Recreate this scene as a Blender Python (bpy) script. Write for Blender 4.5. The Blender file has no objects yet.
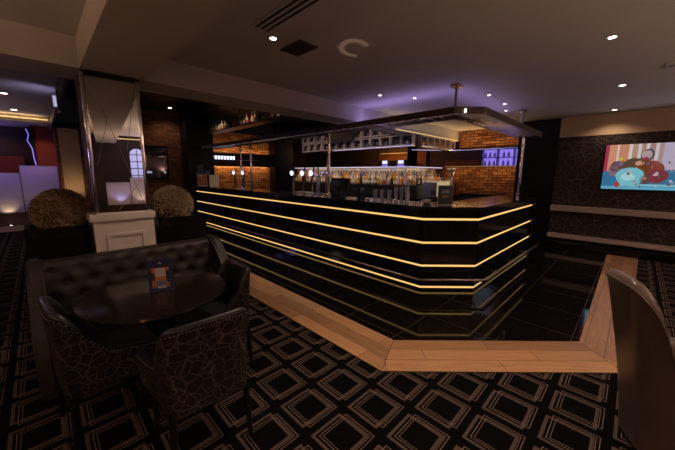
import bpy, bmesh, math, random
from mathutils import Vector, Matrix
random.seed(7)
C = bpy.context.scene.collection
PI = math.pi
# ------------------------------------------------------------------ materials
def mat(name, col, rough=.5, metal=0., spec=.5, emit=None, es=0., trans=0., alpha=1., coat=0., ior=1.45):
    m = bpy.data.materials.new(name); m.use_nodes = True
    b = m.node_tree.nodes['Principled BSDF']
    b.inputs['Base Color'].default_value = (*col, 1)
    b.inputs['Roughness'].default_value = rough
    b.inputs['Metallic'].default_value = metal
    b.inputs['Specular IOR Level'].default_value = spec
    b.inputs['IOR'].default_value = ior
    b.inputs['Transmission Weight'].default_value = trans
    b.inputs['Alpha'].default_value = alpha
    b.inputs['Coat Weight'].default_value = coat
    if emit:
        b.inputs['Emission Color'].default_value = (*emit, 1)
        b.inputs['Emission Strength'].default_value = es
    return m
class NT:
    def __init__(s, m): s.t = m.node_tree; s.b = s.t.nodes['Principled BSDF']
    def n(s, k, **kw):
        x = s.t.nodes.new(k)
        for a, v in kw.items(): setattr(x, a, v)
        return x
    def l(s, a, b): s.t.links.new(a, b)
    def math(s, op, a, b=None, clamp=False):
        x = s.n('ShaderNodeMath', operation=op); x.use_clamp = clamp
        for i, v in enumerate((a, b)):
            if v is None: continue
            if isinstance(v, (int, float)): x.inputs[i].default_value = v
            else: s.l(v, x.inputs[i])
        return x.outputs[0]
    def mix(s, fac, a, b):
        x = s.n('ShaderNodeMix', data_type='RGBA')
        for i, v in ((0, fac), (6, a), (7, b)):
            if isinstance(v, (int, float)): x.inputs[i].default_value = v
            elif isinstance(v, tuple): x.inputs[i].default_value = (*v, 1)
            else: s.l(v, x.inputs[i])
        return x.outputs[2]
    def xyz(s):
        g = s.n('ShaderNodeTexCoord'); x = s.n('ShaderNodeSeparateXYZ'); s.l(g.outputs['Object'], x.inputs[0]); return x.outputs, g.outputs['Object']
    def noise(s, vec, scale, detail=3, dim='3D'):
        x = s.n('ShaderNodeTexNoise'); x.inputs['Scale'].default_value = scale; x.inputs['Detail'].default_value = detail
        s.l(vec, x.inputs['Vector']); return x.outputs['Fac']
    def bump(s, h, st, dist=.01):
        x = s.n('ShaderNodeBump'); x.inputs['Strength'].default_value = st; x.inputs['Distance'].default_value = dist
        s.l(h, x.inputs['Height']); s.l(x.outputs[0], s.b.inputs['Normal'])
    def comb(s, a, b, c=0.):
        x = s.n('ShaderNodeCombineXYZ')
        for i, v in enumerate((a, b, c)):
            if isinstance(v, (int, float)): x.inputs[i].default_value = v
            else: s.l(v, x.inputs[i])
        return x.outputs[0]

def plaster(name, col):
    m = mat(name, col, .8, spec=.25); t = NT(m); o, v = t.xyz()
    n = t.noise(v, 3, 4); t.l(t.mix(n, tuple(c*.93 for c in col), tuple(min(1, c*1.05) for c in col)), t.b.inputs['Base Color'])
    t.bump(t.noise(v, 160, 2), .08, .002); return m
def brick(name, c1, c2, mort):
    m = mat(name, c1, .85, spec=.2); t = NT(m); o, v = t.xyz()
    vec = t.comb(t.math('ADD', o[0], o[1]), o[2])
    b = t.n('ShaderNodeTexBrick'); b.inputs['Scale'].default_value = 1
    b.inputs['Brick Width'].default_value = .22; b.inputs['Row Height'].default_value = .073
    b.inputs['Mortar Size'].default_value = .010; b.inputs['Mortar Smooth'].default_value = .3
    b.inputs['Color1'].default_value = (*c1, 1); b.inputs['Color2'].default_value = (*c2, 1); b.inputs['Mortar'].default_value = (*mort, 1)
    t.l(vec, b.inputs['Vector'])
    n = t.noise(vec, 9, 5); n2 = t.math('MULTIPLY_ADD', n, 1.3); n2.node.inputs[2].default_value = .35
    mx = t.n('ShaderNodeVectorMath', operation='SCALE'); t.l(b.outputs['Color'], mx.inputs[0]); t.l(n2, mx.inputs['Scale'])
    t.l(mx.outputs[0], t.b.inputs['Base Color'])
    inv = t.math('SUBTRACT', 1, b.outputs['Fac']); t.bump(t.math('ADD', inv, t.math('MULTIPLY', n, .4)), .9, .012)
    return m
def cracked(name, base, line, scale, width, rough, bump=True, stretch=(1, 1, 1)):
    m = mat(name, base, rough, spec=.35); t = NT(m); o, v = t.xyz()
    mp = t.n('ShaderNodeMapping'); mp.inputs['Scale'].default_value = stretch; t.l(v, mp.inputs[0])
    f = None
    for k, (s, r) in enumerate(((scale, 1.), (scale*.62, 1.))):
        vo = t.n('ShaderNodeTexVoronoi', feature='DISTANCE_TO_EDGE'); vo.inputs['Scale'].default_value = s
        ad = t.n('ShaderNodeVectorMath', operation='ADD'); t.l(mp.outputs[0], ad.inputs[0]); ad.inputs[1].default_value = (k*3.7, k*1.3, k*2.1)
        t.l(ad.outputs[0], vo.inputs['Vector'])
        ln = t.math('LESS_THAN', vo.outputs['Distance'], width*(1 if k == 0 else .6))
        f = ln if f is None else t.math('MAXIMUM', f, ln)
    t.l(t.mix(f, base, line), t.b.inputs['Base Color'])
    return m
def carpet_mat():
    m = mat('patterned_carpet', (.01, .008, .008), .95, spec=.03); t = NT(m); o, v = t.xyz()
    p = .317
    def cell(ax, c0):
        a = t.math('ADD', t.math('DIVIDE', t.math('SUBTRACT', ax, c0), p), 100.5)
        return t.math('MULTIPLY', t.math('SUBTRACT', t.math('FRACT', a), .5), p)
    def ring(cx, cy, half, w, dash=False):
        u = cell(o[0], cx); w2 = cell(o[1], cy)
        ch = t.math('MAXIMUM', t.math('ABSOLUTE', u), t.math('ABSOLUTE', w2))
        r = t.math('LESS_THAN', t.math('ABSOLUTE', t.math('SUBTRACT', ch, half)), w)
        if dash:
            d = t.math('GREATER_THAN', t.math('FRACT', t.math('MULTIPLY', t.math('ADD', o[0], o[1]), 75)), .3)
            r = t.math('MULTIPLY', r, d)
        return r
    a = ring(1.105, 1.075, .112, .0095)
    b = t.math('MAXIMUM', ring(1.135, 1.045, .115, .0028, True), ring(1.135, 1.045, .098, .0022, True))
    n = t.noise(v, 90, 3)
    c = t.mix(a, (.004, .0036, .0036), (.088, .063, .058))
    c = t.mix(b, c, (.21, .15, .135))
    nn = t.n('ShaderNodeVectorMath', operation='SCALE'); t.l(c, nn.inputs[0])
    k = t.math('MULTIPLY_ADD', n, .9); k.node.inputs[2].default_value = .5; t.l(k, nn.inputs['Scale'])
    t.l(nn.outputs[0], t.b.inputs['Base Color']); t.bump(t.noise(v, 500, 2), .4, .004)
    return m
def tile_mat():
    m = mat('black_granite_tile', (.006, .005, .005), .04, spec=.24); t = NT(m); o, v = t.xyz()
    mp = t.n('ShaderNodeMapping'); mp.inputs['Location'].default_value = (.12, .33, 0); t.l(v, mp.inputs[0])
    b = t.n('ShaderNodeTexBrick'); b.offset = 0; b.inputs['Scale'].default_value = 1; b.inputs['Brick Width'].default_value = .6; b.inputs['Row Height'].default_value = .6
    b.inputs['Mortar Size'].default_value = .0035; t.l(mp.outputs[0], b.inputs['Vector'])
    vo = t.n('ShaderNodeTexVoronoi'); vo.inputs['Scale'].default_value = 26; t.l(v, vo.inputs['Vector'])
    sp = t.math('LESS_THAN', vo.outputs['Distance'], .055)
    c = t.mix(sp, (.006, .0045, .004), (.35, .28, .24)); c = t.mix(b.outputs['Fac'], c, (.03, .02, .015))
    t.l(c, t.b.inputs['Base Color'])
    r = t.math('MULTIPLY_ADD', b.outputs['Fac'], .5); r.node.inputs[2].default_value = .045; t.l(r, t.b.inputs['Roughness'])
    t.bump(t.noise(v, 1.1, 1), .05, .02); return m
def wood_mat(name, ang, off=0):
    m = mat(name, (.3, .17, .1), .42, spec=.35); t = NT(m); o, v = t.xyz()
    mp = t.n('ShaderNodeMapping'); mp.inputs['Rotation'].default_value = (0, 0, ang); mp.inputs['Location'].default_value = (.2, off, 0); t.l(v, mp.inputs[0])
    b = t.n('ShaderNodeTexBrick'); b.inputs['Scale'].default_value = 1; b.inputs['Brick Width'].default_value = .95; b.inputs['Row Height'].default_value = .148
    b.inputs['Mortar Size'].default_value = .0025; b.inputs['Color1'].default_value = (.46, .25, .125, 1); b.inputs['Color2'].default_value = (.25, .13, .065, 1)
    b.inputs['Mortar'].default_value = (.05, .03, .02, 1); b.offset = .37; t.l(mp.outputs[0], b.inputs['Vector'])
    st = t.n('ShaderNodeMapping'); st.inputs['Scale'].default_value = (2.2, 26, 1); t.l(mp.outputs[0], st.inputs[0])
    n = t.noise(st.outputs[0], 1.6, 5); k = t.math('MULTIPLY_ADD', n, .9); k.node.inputs[2].default_value = .55
    s = t.n('ShaderNodeVectorMath', operation='SCALE'); t.l(b.outputs['Color'], s.inputs[0]); t.l(k, s.inputs['Scale']); t.l(s.outputs[0], t.b.inputs['Base Color'])
    return m
def leather(name, col, rough=.38, sheen=0):
    m = mat(name, col, rough, spec=.45); t = NT(m); o, v = t.xyz()
    n = t.noise(v, 6, 3); t.l(t.mix(n, tuple(c*.8 for c in col), tuple(c*1.2 for c in col)), t.b.inputs['Base Color'])
    vo = t.n('ShaderNodeTexVoronoi'); vo.inputs['Scale'].default_value = 220; t.l(v, vo.inputs['Vector']); t.bump(vo.outputs['Distance'], .15, .002); return m

M = {}
M['ceiling'] = plaster('ceiling_paint', (.56, .53, .52))
M['ceiling_warm'] = plaster('beam_paint', (.58, .53, .50))
M['cream'] = plaster('cream_paint', (.58, .42, .29))
M['left_ceiling'] = plaster('lounge_ceiling_paint', (.40, .36, .36))
M['mirror_ceiling'] = mat('black_gloss_ceiling', (.006, .005, .005), .04, spec=.9)
M['black_wall'] = mat('black_lacquer', (.006, .005, .006), .3, spec=.35)
M['dark_wall'] = plaster('dark_brown_paint', (.035, .024, .02))
M['red_wall'] = plaster('oxblood_paint', (.16, .035, .018))
M['brown_wall'] = plaster('brown_paint', (.13, .075, .05))
M['orange_wall'] = plaster('amber_paint', (.34, .12, .035))
M['brick'] = brick('red_brick', (.28, .11, .055), (.15, .055, .03), (.13, .085, .06))
M['brick_warm'] = brick('warm_brick', (.52, .24, .10), (.20, .07, .03), (.05, .03, .02))
M['wallpaper'] = cracked('starburst_wallpaper', (.018, .013, .013), (.13, .088, .07), 6.8, .014, .55)
M['crackle'] = cracked('crackle_fabric', (.006, .005, .005), (.075, .058, .055), 16, .024, .7)
M['carpet'] = carpet_mat(); M['tile'] = tile_mat()
M['woodY'] = wood_mat('oak_planks_along', PI/2, -1.75); M['woodX'] = wood_mat('oak_planks_across', 0, .12); M['woodD'] = wood_mat('oak_planks_diagonal', PI/4, -2.12)
M['gloss'] = mat('black_gloss_panel', (.006, .005, .005), .12, spec=.5)
M['worktop'] = mat('black_stone_top', (.008, .007, .007), .12, spec=.5)
M['led'] = mat('warm_led', (.5, .35, .2), .5, emit=(1, .60, .19), es=1.0)
M['led_shelf'] = mat('amber_led', (.9, .7, .4), .5, emit=(1, .66, .25), es=1.1)
M['led_dim'] = mat('faint_amber_led', (.5, .3, .15), .5, emit=(1, .5, .17), es=.42)
M['led_white'] = mat('cool_led', (.8, .8, .9), .5, emit=(.62, .6, .95), es=.62)
M['led_purple'] = mat('violet_led', (.4, .35, .9), .5, emit=(.34, .24, 1), es=.75)
M['lamp'] = mat('lamp_lens', (1, .9, .8), .3, emit=(1, .82, .62), es=9)
M['lamp_dim'] = mat('lamp_lens_soft', (1, .9, .8), .3, emit=(1, .85, .7), es=4)
M['chrome'] = mat('chrome', (.72, .7, .72), .14, metal=1)
M['steel'] = mat('brushed_steel', (.42, .4, .42), .3, metal=1)
M['pewter'] = mat('pewter_lacquer', (.44, .38, .42), .35, spec=.6)
M['silver'] = mat('silver_lacquer', (.20, .17, .19), .3, spec=.7)
M['dark_metal'] = mat('dark_bronze', (.26, .21, .20), .3, metal=1)
M['gantry'] = mat('gantry_casing', (.105, .075, .066), .4, spec=.4)
M['mirror'] = mat('mirror_glass', (.82, .82, .85), .015, metal=1)
M['white_paint'] = plaster('off_white_paint', (.52, .47, .47))
M['shelf_paint'] = mat('taupe_gloss', (.36, .29, .26), .35)
M['black'] = mat('matt_black', (.006, .006, .006), .5, spec=.2)
M['black_plastic'] = mat('black_plastic', (.012, .012, .013), .3)
M['table'] = mat('black_lacquered_table', (.012, .009, .0085), .16, spec=.3)
M['sofa'] = leather('dark_brown_leather', (.014, .0105, .010), .6)
M['navy'] = leather('blue_black_leather', (.014, .014, .024), .36)
M['taupe'] = leather('taupe_leather', (.085, .062, .058), .3)
M['frost'] = mat('frosted_glass', (.56, .50, .58), .6, spec=.3)
M['frost_dim'] = mat('frosted_glass_dim', (.42, .36, .40), .6, spec=.3)
M['twig'] = mat('boxwood_leaf', (.30, .22, .15), .6, spec=.3)
M['window_light'] = mat('window_daylight', (.5, .55, .8), .5, emit=(.50, .50, .85), es=.75)
M['glass'] = mat('clear_glass', (.85, .87, .95), .05, trans=.85, spec=.5)
M['bottle_clear'] = mat('bottle_clear', (.62, .58, .56), .08, trans=.35)
M['bottle_amber'] = mat('bottle_amber', (.62, .26, .05), .1, trans=.3)
M['bottle_brown'] = mat('bottle_brown', (.10, .04, .02), .12, trans=.1)
M['bottle_green'] = mat('bottle_green', (.05, .12, .06), .12, trans=.1)
M['bottle_blue'] = mat('bottle_blue', (.05, .07, .28), .12, trans=.1)
M['lab_white'] = mat('paper_white', (.75, .7, .65), .6)
M['lab_gold'] = mat('paper_gold', (.6, .36, .08), .5)
M['lab_red'] = mat('paper_red', (.5, .05, .05), .5)
M['lab_black'] = mat('paper_black', (.02, .02, .02), .5)
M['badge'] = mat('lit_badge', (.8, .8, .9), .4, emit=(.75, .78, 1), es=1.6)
M['gold'] = mat('brass', (.65, .42, .14), .25, metal=1)
M['mat_red'] = mat('red_towel', (.35, .03, .03), .8)
M['card_blue'] = mat('navy_card', (.018, .03, .10), .4)
M['card_white'] = mat('card_white', (.42, .40, .46), .5)
M['card_orange'] = mat('card_orange', (.40, .14, .05), .5)
M['card_grey'] = mat('card_grey', (.13, .14, .24), .5)
M['pink_card'] = mat('pink_card', (.55, .16, .18), .5)
M['backlit'] = mat('backlit_panel', (.22, .18, .15), .5, emit=(1, .6, .3), es=.03)
M['yellow_box'] = mat('yellow_box', (.75, .7, .4), .5, emit=(1, .85, .5), es=.3)
M['picture_dark'] = mat('picture_glass', (.01, .009, .011), .05, spec=.9)
M['dim_mirror'] = mat('smoked_mirror', (.35, .34, .38), .03, metal=1)
M['poster'] = mat('poster_navy', (.02, .03, .07), .4)
def scr(name, c, s=.62):
    return mat(name, (.01, .01, .01), .3, emit=c, es=s)
def lin(r, g, b): return tuple((x/255)**2.2 for x in (r, g, b))

# ------------------------------------------------------------------ geometry helpers
class MB:
    def __init__(s): s.bm = bmesh.new(); s.mi = 0
    def face(s, vs, smooth=False):
        try:
            f = s.bm.faces.new(vs); f.material_index = s.mi; f.smooth = smooth; return f
        except ValueError: return None
    def box(s, x0, x1, y0, y1, z0, z1, bev=0):
        v = [s.bm.verts.new(p) for p in ((x0,y0,z0),(x1,y0,z0),(x1,y1,z0),(x0,y1,z0),(x0,y0,z1),(x1,y0,z1),(x1,y1,z1),(x0,y1,z1))]
        fs = [s.face([v[i] for i in q]) for q in ((3,2,1,0),(4,5,6,7),(0,1,5,4),(1,2,6,5),(2,3,7,6),(3,0,4,7))]
        if bev:
            es = {e for f in fs for e in f.edges}
            bmesh.ops.bevel(s.bm, geom=list(es), offset=bev, segments=2, affect='EDGES', profile=.7)
        return s
    def prism(s, pts, z0, z1):
        a = [s.bm.verts.new((x, y, z0)) for x, y in pts]; b = [s.bm.verts.new((x, y, z1)) for x, y in pts]
        n = len(pts); s.face(a[::-1]); s.face(b)
        for i in range(n): s.face([a[i], a[(i+1) % n], b[(i+1) % n], b[i]])
        return s
    def quad(s, pts): s.face([s.bm.verts.new(p) for p in pts]); return s
    def tube(s, pts, r, seg=10, closed=False, r2=None):
        pts = [Vector(p) for p in pts]; rings = []; n = len(pts)
        for i, p in enumerate(pts):
            a = pts[i-1] if i > 0 or closed else p; b = pts[(i+1) % n] if i < n-1 or closed else p
            d = (b-a).normalized(); up = Vector((0,0,1)) if abs(d.z) < .9 else Vector((1,0,0))
            u = d.cross(up).normalized(); w = u.cross(d).normalized()
            rr = r if r2 is None else r+(r2-r)*i/(n-1)
            rings.append([s.bm.verts.new(p+u*math.cos(2*PI*k/seg)*rr+w*math.sin(2*PI*k/seg)*rr) for k in range(seg)])
        m = n if closed else n-1
        for i in range(m):
            A, B = rings[i], rings[(i+1) % n]
            for k in range(seg): s.face([A[k], A[(k+1) % seg], B[(k+1) % seg], B[k]], True)
        if not closed: s.face(rings[0]); s.face(rings[-1][::-1])
        return s
    def lathe(s, prof, cx=0, cy=0, cz=0, seg=16, axis='z'):
        rings = []
        for r, z in prof:
            ring = []
            for k in range(seg):
                a = 2*PI*k/seg; p = (math.cos(a)*r, math.sin(a)*r, z)
                if axis == 'x': p = (p[2], p[0], p[1])
                if axis == 'y': p = (p[0], p[2], p[1])
                ring.append(s.bm.verts.new((p[0]+cx, p[1]+cy, p[2]+cz)))
            rings.append(ring)
        for A, B in zip(rings, rings[1:]):
            for k in range(seg): s.face([A[k], A[(k+1) % seg], B[(k+1) % seg], B[k]], True)
        s.face(rings[0][::-1]); s.face(rings[-1]); return s
    def build(s, name, m, parent=None, loc=None, sharp=True):
        bmesh.ops.recalc_face_normals(s.bm, faces=s.bm.faces)
        me = bpy.data.meshes.new(name); s.bm.to_mesh(me); s.bm.free()
        for x in (m if isinstance(m, (list, tuple)) else [m]): me.materials.append(x)
        o = bpy.data.objects.new(name, me); C.objects.link(o)
        if parent: o.parent = parent
        if loc: o.location = loc
        if sharp:
            try: me.set_sharp_from_angle(angle=math.radians(50))
            except Exception: pass
        return o
def tag(o, label=None, cat=None, group=None, kind=None):
    if label: o['label'] = label
    if cat: o['category'] = cat
    if group: o['group'] = group
    if kind: o['kind'] = kind
    return o
def empty(name, loc, label, cat, group=None, rz=0):
    o = bpy.data.objects.new(name, None); C.objects.link(o); o.location = loc; o.rotation_euler = (0, 0, rz); o.empty_display_size = .1
    return tag(o, label, cat, group)
def copy_tree(o, parent=None):
    c = o.copy(); C.objects.link(c)
    if parent: c.parent = parent
    for ch in o.children: copy_tree(ch, c)
    return c
def struct(name, mb, m): return tag(mb.build(name, m), kind='structure')
def offset(path, d):
    out = []; n = len(path); L = []
    for (x0, y0), (x1, y1) in zip(path, path[1:]):
        dx, dy = x1-x0, y1-y0; l = math.hypot(dx, dy); nx, ny = -dy/l, dx/l      # left-hand normal
        L.append(((x0+nx*d, y0+ny*d), (x1+nx*d, y1+ny*d)))
    out.append(L[0][0])
    for (a, b), (c, e) in zip(L, L[1:]):
        x1, y1, x2, y2 = *a, *b; x3, y3, x4, y4 = *c, *e
        D = (x1-x2)*(y3-y4)-(y1-y2)*(x3-x4)
        px = ((x1*y2-y1*x2)*(x3-x4)-(x1-x2)*(x3*y4-y3*x4))/D; py = ((x1*y2-y1*x2)*(y3-y4)-(y1-y2)*(x3*y4-y3*x4))/D
        out.append((px, py))
    out.append(L[-1][1]); return out
def band(mb, path, d0, d1, z0, z1):
    A = offset(path, d0); B = offset(path, d1)
    for i in range(len(A)-1): mb.prism([A[i], A[i+1], B[i+1], B[i]], z0, z1)
    return mb

# ------------------------------------------------------------------ setting
CZ = 2.73
struct('floor', MB().box(-2.6, 11.4, -5, 12.4, -.1, 0), M['carpet'])
ceil = MB(); ceil.box(-2.6, 8.1, -5, 3.7, CZ, 3.0); ceil.box(8.1, 8.7, 1.38, 3.7, CZ, 3.0)
struct('ceiling', ceil, M['ceiling'])
struct('ceiling_black', MB().box(.35, 6.95, 4.2, 10.7, 3.4, 3.5), M['black_wall'])
struct('ceiling_lounge', MB().box(-2.6, .33, 4.2, 12.4, 2.76, 3.0), M['left_ceiling'])
struct('ceiling_back_room', MB().box(6.97, 11.4, 4.22, 12.4, 2.8, 3.0).box(8.72, 11.4, 1.3, 4.2, 2.8, 3.0), M['left_ceiling'])
struct('ceiling_edge', MB().box(.32, .35, 4.2, 10.5, 2.54, 3.5), M['black'])
struct('trim_beam_upper', MB().box(-2.6, 8.7, 4.0, 4.2, 2.79, 3.5), M['black_wall'])
struct('wall_upper_black', MB().box(6.95, 7.0, 4.2, 10.7, 2.8, 3.5), M['black_wall'])
struct('trim_beam_long', MB().box(.37, .87, -5, 3.7, 2.47, CZ), M['ceiling_warm'])
struct('trim_beam_cross', MB().box(-2.6, 8.7, 3.7, 4.2, 2.47, CZ+.05), M['ceiling'])
struct('trim_beam_lounge', MB().box(-2.6, .33, 9.7, 9.95, 2.62, 2.76), M['left_ceiling'])
struct('wall_behind', MB().box(-2.7, 8.1, -5.1, -5, 0, 3), M['dark_wall'])
struct('wall_left', MB().box(-2.7, -2.6, -5, 12.4, 0, 3), M['brown_wall'])
struct('wall_right', MB().box(8, 8.1, -5, 1.29, 0, 2.33), M['wallpaper'])
struct('trim_fascia', MB().box(7.99, 8.1, -5, 1.29, 2.33, CZ), M['cream'])
struct('wall_pier', MB().box(7.99, 8.48, 1.29, 2.06, 0, CZ), M['black_wall'])
b = MB(); b.box(8.5, 8.7, 1.5, 4.15, 0, 1.75); struct('wall_brick_low', b, M['brick_warm'])
b = MB(); b.box(8.5, 8.7, 1.5, 3.66, 2.23, CZ); struct('wall_brick_high', b, M['brick_warm'])
b = MB(); b.box(4.15, 6.62, 10.5, 10.7, 0, 1.75).box(4.15, 6.62, 10.5, 10.7, 2.25, 2.95); struct('wall_brick_end', b, M['brick_warm'])
struct('wall_end_pier', MB().box(3.35, 4.15, 9.9, 10.7, 0, 3.4), M['black_wall'])
struct('wall_back_pier', MB().box(6.62, 7.5, 10.1, 10.7, 0, 2.8), M['black_wall'])
struct('wall_back_panel', MB().box(6.97, 7.25, 8.9, 9.4, 0, 2.8), M['dark_wall'])
struct('wall_back', MB().box(.95, 3.35, 10.5, 10.7, 0, 3.4), M['brick'])
struct('wall_pillar', MB().box(.46, .85, 10.35, 10.7, 0, 2.62), M['cream'])
struct('trim_pillar', MB().box(.40, .46, 10.36, 10.7, 0, 2.62).box(.85, .95, 10.4, 10.7, 0, 2.62), M['brick'])
struct('wall_lounge', MB().box(-2.6, .40, 11.4, 11.5, 0, .46), M['brown_wall'])
struct('baseboard_lounge', MB().box(-2.6, .40, 11.25, 11.4, 0, .12), M['cream'])
struct('wall_lounge_red', MB().box(-.02, .44, 11.6, 11.7, 0, 2.76), M['red_wall'])
struct('wall_lounge_back', MB().box(-2.6, 11.4, 12.4, 12.5, 0, 3), M['dark_wall'])
struct('wall_far', MB().box(11.4, 11.5, 1.2, 12.5, 0, 3), M['brown_wall'])
struct('wall_far_side', MB().box(8.1, 11.4, 1.2, 1.3, 0, 3), M['dark_wall'])
# tile and oak inlay
struct('floor_tile', MB().prism([(2.192, 10.4), (2.192, 1.442), (3.422, .213), (8, .26), (8, 2.06), (6.75, 2.06), (6.75, 10.4)], 0, .006), M['tile'])
struct('floor_oak_left', MB().prism([(1.75, 10.4), (1.75, 1.252), (2.19, 1.442), (2.19, 10.4)], 0, .008), M['woodY'])
struct('floor_oak_corner', MB().prism([(1.7515, 1.247), (3.097, -.098), (3.415, .213), (2.1915, 1.437)], 0, .008), M['woodD'])
struct('floor_oak_right', MB().prism([(3.102, -.101), (7.99, -.18), (7.99, .26), (3.42, .211)], 0, .008), M['woodX'])
# wall ledges on the wallpapered wall
struct('trim_ledge_upper', MB().box(7.86, 8, -5, 1.285, .78, .89), M['shelf_paint'])
struct('trim_ledge_lower', MB().box(7.86, 8, -5, 1.285, .20, .28), M['shelf_paint'])
struct('trim_step', MB().box(7.74, 8, -5, 1.285, 0.008, .15, .01), M['gloss'])
# dusk window behind, seen in the mirror
wb = MB(); wb.box(1.22, 1.62, -4.99, -4.96, 1.2, 2.12)
pts = [(1.42+.2*math.cos(a*PI/12), 2.12+.2*math.sin(a*PI/12)) for a in range(13)]
vs = [wb.bm.verts.new((x, -4.96, z)) for x, z in pts]; wb.face(vs)
struct('window_1', wb, M['window_light'])
fr = MB()
for z in (1.2, 1.43, 1.66, 1.89, 2.12): fr.box(1.20, 1.64, -4.955, -4.93, z-.012, z+.012)
for x in (1.21, 1.42, 1.63): fr.box(x-.01, x+.01, -4.955, -4.93, 1.18, 2.3 if x == 1.42 else 2.12)
fr.tube([(1.42+.21*math.cos(a*PI/12), -4.94, 2.12+.21*math.sin(a*PI/12)) for a in range(13)], .013, 6)
struct('trim_window', fr, M['black'])

# ------------------------------------------------------------------ lights in the ceiling
SPN = {}
def spot(loc, power, col=(1, .72, .48), size=2.3, rad=.03, blend=.6, rot=(0, 0, 0)):
    l = bpy.data.lights.new('spot_lamp', 'SPOT'); l.energy = power; l.color = col; l.spot_size = size; l.spot_blend = blend; l.shadow_soft_size = rad
    o = bpy.data.objects.new('spot_lamp', l); C.objects.link(o); o.location = loc; o.rotation_euler = rot; return o
def point(loc, power, col, rad=.05):
    l = bpy.data.lights.new('point_lamp', 'POINT'); l.energy = power; l.color = col; l.shadow_soft_size = rad
    o = bpy.data.objects.new('point_lamp', l); C.objects.link(o); o.location = loc; return o
def area(loc, power, col, sx, sy, rot=(0, 0, 0), spread=PI):
    l = bpy.data.lights.new('area_lamp', 'AREA'); l.shape = 'RECTANGLE'; l.size = sx; l.size_y = sy; l.energy = power; l.color = col; l.spread = spread
    o = bpy.data.objects.new('area_lamp', l); C.objects.link(o); o.location = loc; o.rotation_euler = rot; return o
dl = None
def downlight(x, y, z, label, group, power=14, r=.035, col=(1, .72, .48)):
    global dl
    if dl is None:
        dl = empty('downlight', (x, y, z), label, 'light', group)
        MB().lathe([(.036, -.003), (.05, -.006), (.05, -.001), (.036, -.001)], seg=20).build('bezel', M['steel'], dl)
        MB().lathe([(.001, -.0045), (.034, -.0045), (.034, -.001), (.001, -.001)], seg=20).build('lens', M['lamp'], dl)
        o = dl
    else:
        o = copy_tree(dl); o.location = (x, y, z); o['label'] = label
        if group: o['group'] = group
    o.scale = (r/.035,)*2+(1,)
    if power: spot((x, y, z-.02), power, col)
    return o
G1 = 'recessed downlights in the main ceiling'
downlight(1.62, 2.45, CZ, 'bright recessed downlight beside the square ceiling vent', G1, 70, .03)
downlight(3.67, .30, CZ, 'bright recessed downlight alone in the bare ceiling in front of the bar', G1, 26, .03)
downlight(1.95, .35, CZ, 'recessed downlight just above the top edge of the view', G1, 0, .03)
spot((1.95, .35, CZ-.02), 95, (1, .72, .48), 1.5, .03, .8)
downlight(5.65, .29, CZ, 'recessed downlight beside the slot grille towards the television', G1, 12)
downlight(7.62, .45, CZ, 'recessed downlight close to the beige fascia above the television', G1, 16)
for x, y, w in ((3.84, 2.94, 'left of the hanging rod over the bar corner'), (4.36, 2.65, 'over the bar, just left of the rod of the canopy'), (4.97, 1.74, 'right of the rod of the canopy'), (5.75, 1.75, 'in the violet wash, between rod and right hanger'), (6.35, 1.9, 'beside the right hanger of the canopy')):
    downlight(x, y, CZ, 'small dim downlight '+w, G1, 6, .022, (1, .8, .7))
downlight(2.95, 9.92, 3.4, 'recessed downlight in the black ceiling above the framed picture', 'downlights in the black ceiling', 14, .05)
for y in (4.9, 6.4, 7.9): downlight(5.2, y, 3.4, 'added fill downlight over the aisle behind the bar', 'downlights in the black ceiling', 45, .03)  # aisle downlights added to brighten the hanging racks
downlight(-.25, 7.25, 2.76, 'nearer recessed downlight in the lounge ceiling at far left', 'downlights in the lounge ceiling', 9, .045)
downlight(-.2, 9.0, 2.76, 'farther recessed downlight in the lounge ceiling before the lit cove', 'downlights in the lounge ceiling', 9, .045)
for x, y in ((-1.4, 1.4), (1.6, -1.6), (4.2, -2.2), (-1.2, -2.2), (6.6, -1.8)):  # unseen downlights added as base light for the room
    downlight(x, y, CZ, 'added recessed fill downlight behind the viewpoint', 'added fill downlights behind the viewpoint', 14)
# fill uplighters added on the walls behind the viewpoint to lift the ceiling
su = None
for x, y, p, c in ((-2.55, 2.1, 115, (1, .62, .36)), (-2.55, -2.2, 600, (1, .62, .34)), (4.2, -4.95, 1250, (1, .66, .50)), (6.9, -4.95, 110, (1, .66, .55))):
    if su is None:
        su = empty('fill_uplighter', (x, y, 1.55), 'added cone uplighter for fill light, unseen behind the viewpoint', 'light', 'added fill uplighters')
        MB().lathe([(.03, -.12), (.09, .05), (.085, .05), (.02, -.1)], .1, 0, 0).build('shade', M['steel'], su)
        MB().box(0, .1, -.02, .02, -.06, -.03).build('bracket', M['steel'], su); o = su
    else: o = copy_tree(su); o.location = (x, y, 1.55)
    if y < -4: o.rotation_euler.z = PI/2
    lx, ly = (x+.1, y) if y > -4 else (x, y+.1)
    spot((lx, ly, 1.62), p, c, 2.9, .06, .5, (PI, 0, 0))

# crescent of light projected on the ceiling by a masked spot; its dish is made up
sw = empty('added_reflector', (3.62, 2.95, 1.131), 'tiny made-up chrome dish on the bar, added as source of the ceiling crescent', 'light')
MB().lathe([(.008, 0), (.018, .004), (.022, .016), (.019, .016), (.010, .005)], seg=14).build('dish', M['chrome'], sw)
tgt = Vector((2.30, 2.08, CZ)); src = Vector((3.62, 2.95, 1.16))
sl = spot(src, 60, (1, .62, .4), .36, .004, .1); sl.rotation_euler = ((tgt-src).to_track_quat('-Z', 'Y').to_matrix() @ Matrix.Rotation(-.7, 3, 'Z')).to_euler()
ld = sl.data; ld.use_nodes = True; nt = ld.node_tree; em = nt.nodes['Emission']
class LN(NT):
    def __init__(s, t): s.t = t
L_ = LN(nt); tc = L_.n('ShaderNodeTexCoord'); sx = L_.n('ShaderNodeSeparateXYZ'); L_.l(tc.outputs['Normal'], sx.inputs[0])
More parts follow.
